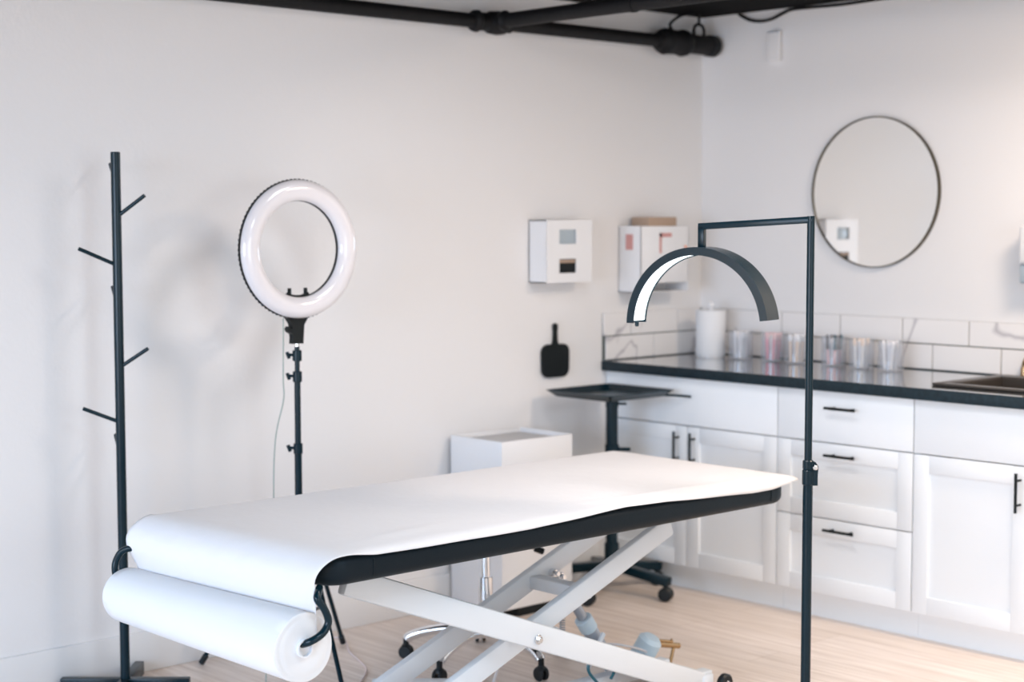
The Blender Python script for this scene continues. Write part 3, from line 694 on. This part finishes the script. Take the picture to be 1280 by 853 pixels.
# ------------------------------------------------------------------ stool
SXc, SYc = .708, -1.924
st = thing('rolling_stool', 'rolling stool with chrome column and star base behind the table', 'stool', (SXc, SYc, 0))
t = BM(); lathe(t, [(0, .435), (.165, .435), (.178, .445), (.180, .475), (.172, .497), (.14, .505), (0, .508)], (SXc, SYc, 0)); obj('seat', t, 'cream', st)
t = BM(); cyl(t, (SXc, SYc, .10), (SXc, SYc, .30), .024, 24, .002); cyl(t, (SXc, SYc, .30), (SXc, SYc, .436), .016, 20); obj('column', t, 'chrome', st)
t = BM(); lathe(t, [(0, .095), (.034, .095), (.04, .105), (.036, .13), (.026, .145), (0, .145)], (SXc, SYc, 0)); obj('hub', t, 'chrome', st)
t = BM(); tube(t, [(SXc, SYc, .415), (SXc+.05, SYc+.06, .412), (SXc+.112, SYc+.121, .395)], .005, 10, 4); lv = obj('lever', t, 'chrome', st)
t = BM(); e_ = Vector((SXc+.112, SYc+.121, .395)); cyl(t, e_, e_+Vector((.022, .024, -.012)), .011, 14, .003); lab(obj('lever_knob', t, 'blackmatte', lv), 'black lever tip')
for k in range(5):
    th_ = R_(-146+72*k); d = Vector((math.cos(th_), math.sin(th_), 0)); o_ = Vector((SXc, SYc, 0)); sd = Vector((0, 0, 1)).cross(d)
    t = BM(); tube(t, [o_+d*.03+Vector((0, 0, .113)), o_+d*.12+Vector((0, 0, .116)), o_+d*.21+Vector((0, 0, .100)), o_+d*.265+Vector((0, 0, .080)), o_+d*.278+Vector((0, 0, .068))], .017, 14, 5); lg = obj('base_leg', t, 'chrome', st)
    t = BM(); c_ = o_+d*.282
    cyl(t, c_+Vector((0, 0, .05)), c_+Vector((0, 0, .075)), .010, 12)
    for s in (-1, 1): cyl(t, c_+sd*s*.006+Vector((0, 0, .0242)), c_+sd*s*.018+Vector((0, 0, .0242)), .024, 22, .005)
    lathe(t, [(0, .052), (.012, .050), (.017, .043), (.018, .036), (.0, .036)], c_, n=20); lab(obj('caster', t, 'teal' if False else 'rubber', lg), 'dark twin-wheel caster')

t = BM(); tube(t, [(0.05099999999999999, -2.117, 0.0045), (0.141, -2.097, 0.004), (0.285, -2.181, 0.004), (0.389, -2.222, 0.004), (0.485, -2.265, 0.004), (0.56, -2.327, 0.004), (0.629, -2.403, 0.004), (0.724, -2.484, 0.004)], .0032, 8, 6)
tag(obj('power_cord', t, 'palecord'), 'pale pinkish cord trailing across the floor to the right of the paper roll', 'cord')
# ------------------------------------------------------------------ white bin
bn = thing('storage_bin', 'white box-shaped open bin standing against the left wall behind the table', 'bin', (.17, -1.3, 0))
x0, x1, y0, y1, zt = .022, .315, -1.490, -1.120, .675
t = BM(); th_ = .009
bx(t, x0, x1, y0, y0+th_, .035, zt, .003); bx(t, x0, x1, y1-th_, y1, .035, zt, .003); bx(t, x0, x0+th_, y0+th_*.5, y1-th_*.5, .035, zt, .003); bx(t, x1-th_, x1, y0+th_*.5, y1-th_*.5, .035, zt, .003)
bx(t, x0+.01, x1-.01, y0+.01, y1-.01, .035, .05); obj('body', t, 'white_plastic', bn)
t = BM(); bx(t, x0+th_-.001, x1-th_+.001, y0+th_-.001, y1-th_+.001, .640, .658, .002); lab(obj('inner_lid', t, 'binlid', bn), 'sunken lid')
t = BM(); bx(t, x0+.05, x1-.008, y0+.09, y1-.02, .0, .036, .003); lab(obj('plinth', t, 'blackmatte', bn), 'black base strip')

# ------------------------------------------------------------------ instrument cart (tray on a wheeled star base)
KX, KY = .25, -.83
ct = thing('tray_stand', 'black wheeled tray stand with a square shallow tray beside the cabinets', 'tray stand', (KX, KY, 0))
t = BM(); tx0, tx1, ty0, ty1, tz = .075, .425, -1.025, -.66, .80
loops = []
for ins, z in ((.022, tz), (.0, tz+.022), (-.008, tz+.022), (-.008, tz+.019), (-.003, tz+.017), (.020, tz-.004)):
    loops.append([t.verts.new(((tx0+tx1)/2+a_, (ty0+ty1)/2+b_, z)) for a_, b_ in rrect(tx1-tx0-2*ins, ty1-ty0-2*ins, .02, 5)])
for a_, b_ in zip(loops, loops[1:]):
    for k in range(len(a_)): t.faces.new((a_[k], a_[(k+1) % len(a_)], b_[(k+1) % len(a_)], b_[k]))
t.faces.new(loops[0]); t.faces.new(loops[-1]); obj('tray', t, 'black', ct)
t = BM(); tube(t, [(tx1-.06, ty1-.03, tz-.002), (tx1+.0, ty1+.01, tz-.002), (tx1+.055, ty1+.045, tz-.006)], .005, 10); obj('tray_handle', t, 'black', ct)
t = BM(); bx(t, KX-.05, KX+.05, KY-.05, KY+.05, tz-.018, tz-.003, .003); cyl(t, (KX, KY, tz-.05), (KX, KY, tz-.015), .026, 20); cyl(t, (KX, KY, tz-.035), (KX+.05, KY+.03, tz-.035), .005, 10); obj('mount', t, 'black', ct)
t = BM(); cyl(t, (KX, KY, .12), (KX, KY, tz-.02), .0235, 28); cyl(t, (KX, KY, .08), (KX, KY, .20), .030, 28, .003); obj('pole', t, 'black', ct)
t = BM(); cyl(t, (KX, KY, .56), (KX, KY, .60), .029, 24, .003); kk = obj('collar', t, 'black', ct)
t = BM(); cyl(t, (KX+.02, KY+.02, .58), (KX+.055, KY+.05, .58), .008, 12, .002); obj('knob', t, 'black', kk)
for k in range(5):
    th_ = R_(-66+72*k); d = Vector((math.cos(th_), math.sin(th_), 0)); o_ = Vector((KX, KY, 0)); sd = Vector((0, 0, 1)).cross(d)
    L = .27 if k in (0, 1, 4) else .225
    t = BM(); beam(t, o_+d*.015+Vector((0, 0, .108)), o_+d*(L+.015)+Vector((0, 0, .078)), .044, .036, sd, .006); lg = obj('base_leg', t, 'black', ct)
    t = BM(); c_ = o_+d*L; cyl(t, c_+Vector((0, 0, .045)), c_+Vector((0, 0, .07)), .010, 12)
    sd2 = (g2*.9+h2*.35).normalized()
    for s in (-1, 1): cyl(t, c_+sd2*s*.004+Vector((0, 0, .0285)), c_+sd2*s*.024+Vector((0, 0, .0285)), .028, 22, .006)
    obj('caster', t, 'rubber', lg)

# ------------------------------------------------------------------ half-moon lamp
LX, LY = 1.985, -1.845
lm = thing('half_moon_lamp', 'black floor lamp with a lit half-moon arc beside the treatment table', 'floor lamp', (LX, LY, 0))
e = Vector((.977, .213, 0)).normalized(); a3 = Vector((-e.y, e.x, 0)); ztop = 1.512
t = BM(); cyl(t, (LX, LY, .06), (LX, LY, .80), .0140, 28); obj('lower_pole', t, 'black', lm)
t = BM(); cyl(t, (LX, LY, .70), (LX, LY, ztop), .0108, 28, .001); obj('upper_pole', t, 'black', lm)
t = BM(); cyl(t, (LX, LY, .755), (LX, LY, .798), .0165, 28, .002); cyl(t, (LX, LY, .799), (LX, LY, .825), .0155, 28, .002); cl = obj('clamp', t, 'black', lm)
t = BM(); p = Vector((LX, LY, .79)); bx_ = p+h2*.021
pl = [(.008, -.036), (.026, -.036), (.026, -.004), (.028, .018), (.020, .030), (.008, .034)]
plate(t, pl, -.010, .010, lambda a_, b_, c_: p+h2*a_+Vector((0, 0, b_))+g2*c_); obj('clamp_lever', t, 'black', cl)
t = BM(); q_ = p+h2*.018+Vector((0, 0, .016)); cyl(t, q_-g2*.018, q_-g2*.008, .0075, 16, .002); lab(obj('clamp_bolt', t, 'bolt', cl), 'shiny steel bolt')
AE = Vector((LX, LY, ztop)) - e*.352 + Vector((0, 0, -.030))
t = BM(); beam(t, Vector((LX, LY, ztop-.010))+e*.008, AE, .019, .019, a3, .002); obj('arm', t, 'black', lm)
t = BM(); AT = Vector((AE.x, AE.y, 1.424)) + e*.009; beam(t, AT-Vector((0, 0, .002)), AT+Vector((0, 0, .060)), .019, .019, a3, .002)
obj('drop_rod', t, 'black', lm)
RO = .232; W = .076; AC = AT-Vector((0, 0, RO+.001))
def arcsec(prof, a0=-89, a1=83.5, n=64):
    t = BM(); secs = []
    for k in range(n+1):
        th_ = R_(a0+(a1-a0)*k/n); rd = e*math.sin(th_)+Vector((0, 0, 1))*math.cos(th_)
        secs.append([t.verts.new(AC+rd*r_+a3*c_) for r_, c_ in prof])
    m_ = len(prof)
    for A, B in zip(secs, secs[1:]):
        for k in range(m_): t.faces.new((A[k], A[(k+1) % m_], B[(k+1) % m_], B[k]))
    t.faces.new(secs[0][::-1]); t.faces.new(secs[-1]); return t
hw = W/2
obj('arc_shell', arcsec([(RO, -hw), (RO, hw), (RO-.024, hw), (RO-.024, hw-.004), (RO-.010, hw-.006), (RO-.010, -hw+.006), (RO-.024, -hw+.004), (RO-.024, -hw)]), 'black', lm, ang=40)
lab(obj('light_strip', arcsec([(RO-.0105, -hw+.007), (RO-.0105, hw-.007), (RO-.021, hw-.007), (RO-.021, -hw+.007)], -87, 82), 'led', lm, ang=40), 'glowing white light strip')
th_ = R_(-89); rd = e*math.sin(th_)+Vector((0, 0, 1))*math.cos(th_); p = AC+rd*(RO-.014); tn = e*-math.cos(th_)*-1+Vector((0, 0, 1))*math.sin(th_)
t = BM(); cyl(t, p+Vector((0, 0, .004)), p-Vector((0, 0, .012)), .006, 14, .002); obj('switch', t, 'black', lm)
# star base (below the picture)
t = BM(); lathe(t, [(0, .045), (.035, .045), (.035, .085), (.02, .10), (0, .10)], (LX, LY, 0)); obj('base_hub', t, 'black', lm)
for k in range(4):
    th_ = R_(47+90*k); d = Vector((math.cos(th_), math.sin(th_), 0)); o_ = Vector((LX, LY, 0)); sd = Vector((0, 0, 1)).cross(d)
    t = BM(); beam(t, o_+d*.02+Vector((0, 0, .062)), o_+d*.19+Vector((0, 0, .052)), .03, .02, sd, .003); lg = obj('base_leg', t, 'black', lm)
    t = BM(); c_ = o_+d*.18; cyl(t, c_+Vector((0, 0, .03)), c_+Vector((0, 0, .045)), .006, 10); cyl(t, c_-sd*.010+Vector((0, 0, .0185)), c_+sd*.010+Vector((0, 0, .0185)), .018, 18, .003); obj('caster', t, 'rubber', lg)

# ------------------------------------------------------------------ light
sc = bpy.context.scene
wd = bpy.data.worlds.new('sky'); sc.world = wd; wd.use_nodes = True
bg = wd.node_tree.nodes['Background']; bg.inputs[0].default_value = (.66, .80, 1, 1); bg.inputs[1].default_value = .8
def area(name, loc, target, sx, sy, power, col, spread=180):
    l = bpy.data.lights.new(name, 'AREA'); l.shape = 'RECTANGLE'; l.size = sx; l.size_y = sy; l.energy = power; l.color = col; l.spread = R_(spread)
    o = bpy.data.objects.new(name, l); C.objects.link(o); o.location = loc
    o.rotation_euler = (Vector(target)-Vector(loc)).to_track_quat('-Z', 'Y').to_euler(); return o
LIGHTS = [  # name, location, target, size x, size y, power, colour
 ('rear_warm_fill', (2.6, YB+.03, 1.25), (2.6, -3.5, .2), 4.4, 1.7, 144.0, (1.000, 0.729, 0.486)),  # warm fill added at the rear window opening to balance the colours
 ('side_fill', (XB-.03, -3.4, 1.25), (2.0, -3.4, -.1), 3.0, 1.6, 49.5, (0.909, 0.970, 1.000)),  # fill light standing in the added side window
 ('ceiling_lamp_right', (2.7, -.9, CZ-.03), (2.7, -.9, 0), .6, .4, 44.0, (1.000, 0.807, 0.636)),
 ('overhead_fill_middle', (3.4, -3.0, CZ-.03), (3.4, -3.0, 0), 1.2, .6, 33.5, (0.657, 0.836, 1.000)),  # cool overhead fill added to lift the room, no fixture behind it
 ('window_sky_light', (2.0, YB+.06, 1.3), (.9, -4.8, 0), 3.2, 1.4, 64.0, (0.078, 0.500, 1.000), 110),
 ('overhead_fill_table', (1.7, -2.05, CZ-.03), (1.7, -2.05, 0), .8, .4, 16.5, (1.000, 0.958, 0.970)),  # overhead fill added to even out the light on the table
]
for L_ in LIGHTS: area(*L_)
sc.view_settings.view_transform = 'Standard'; sc.view_settings.look = 'None'; sc.view_settings.gamma = 1; sc.view_settings.use_curve_mapping = False
sc.view_settings.exposure = 0
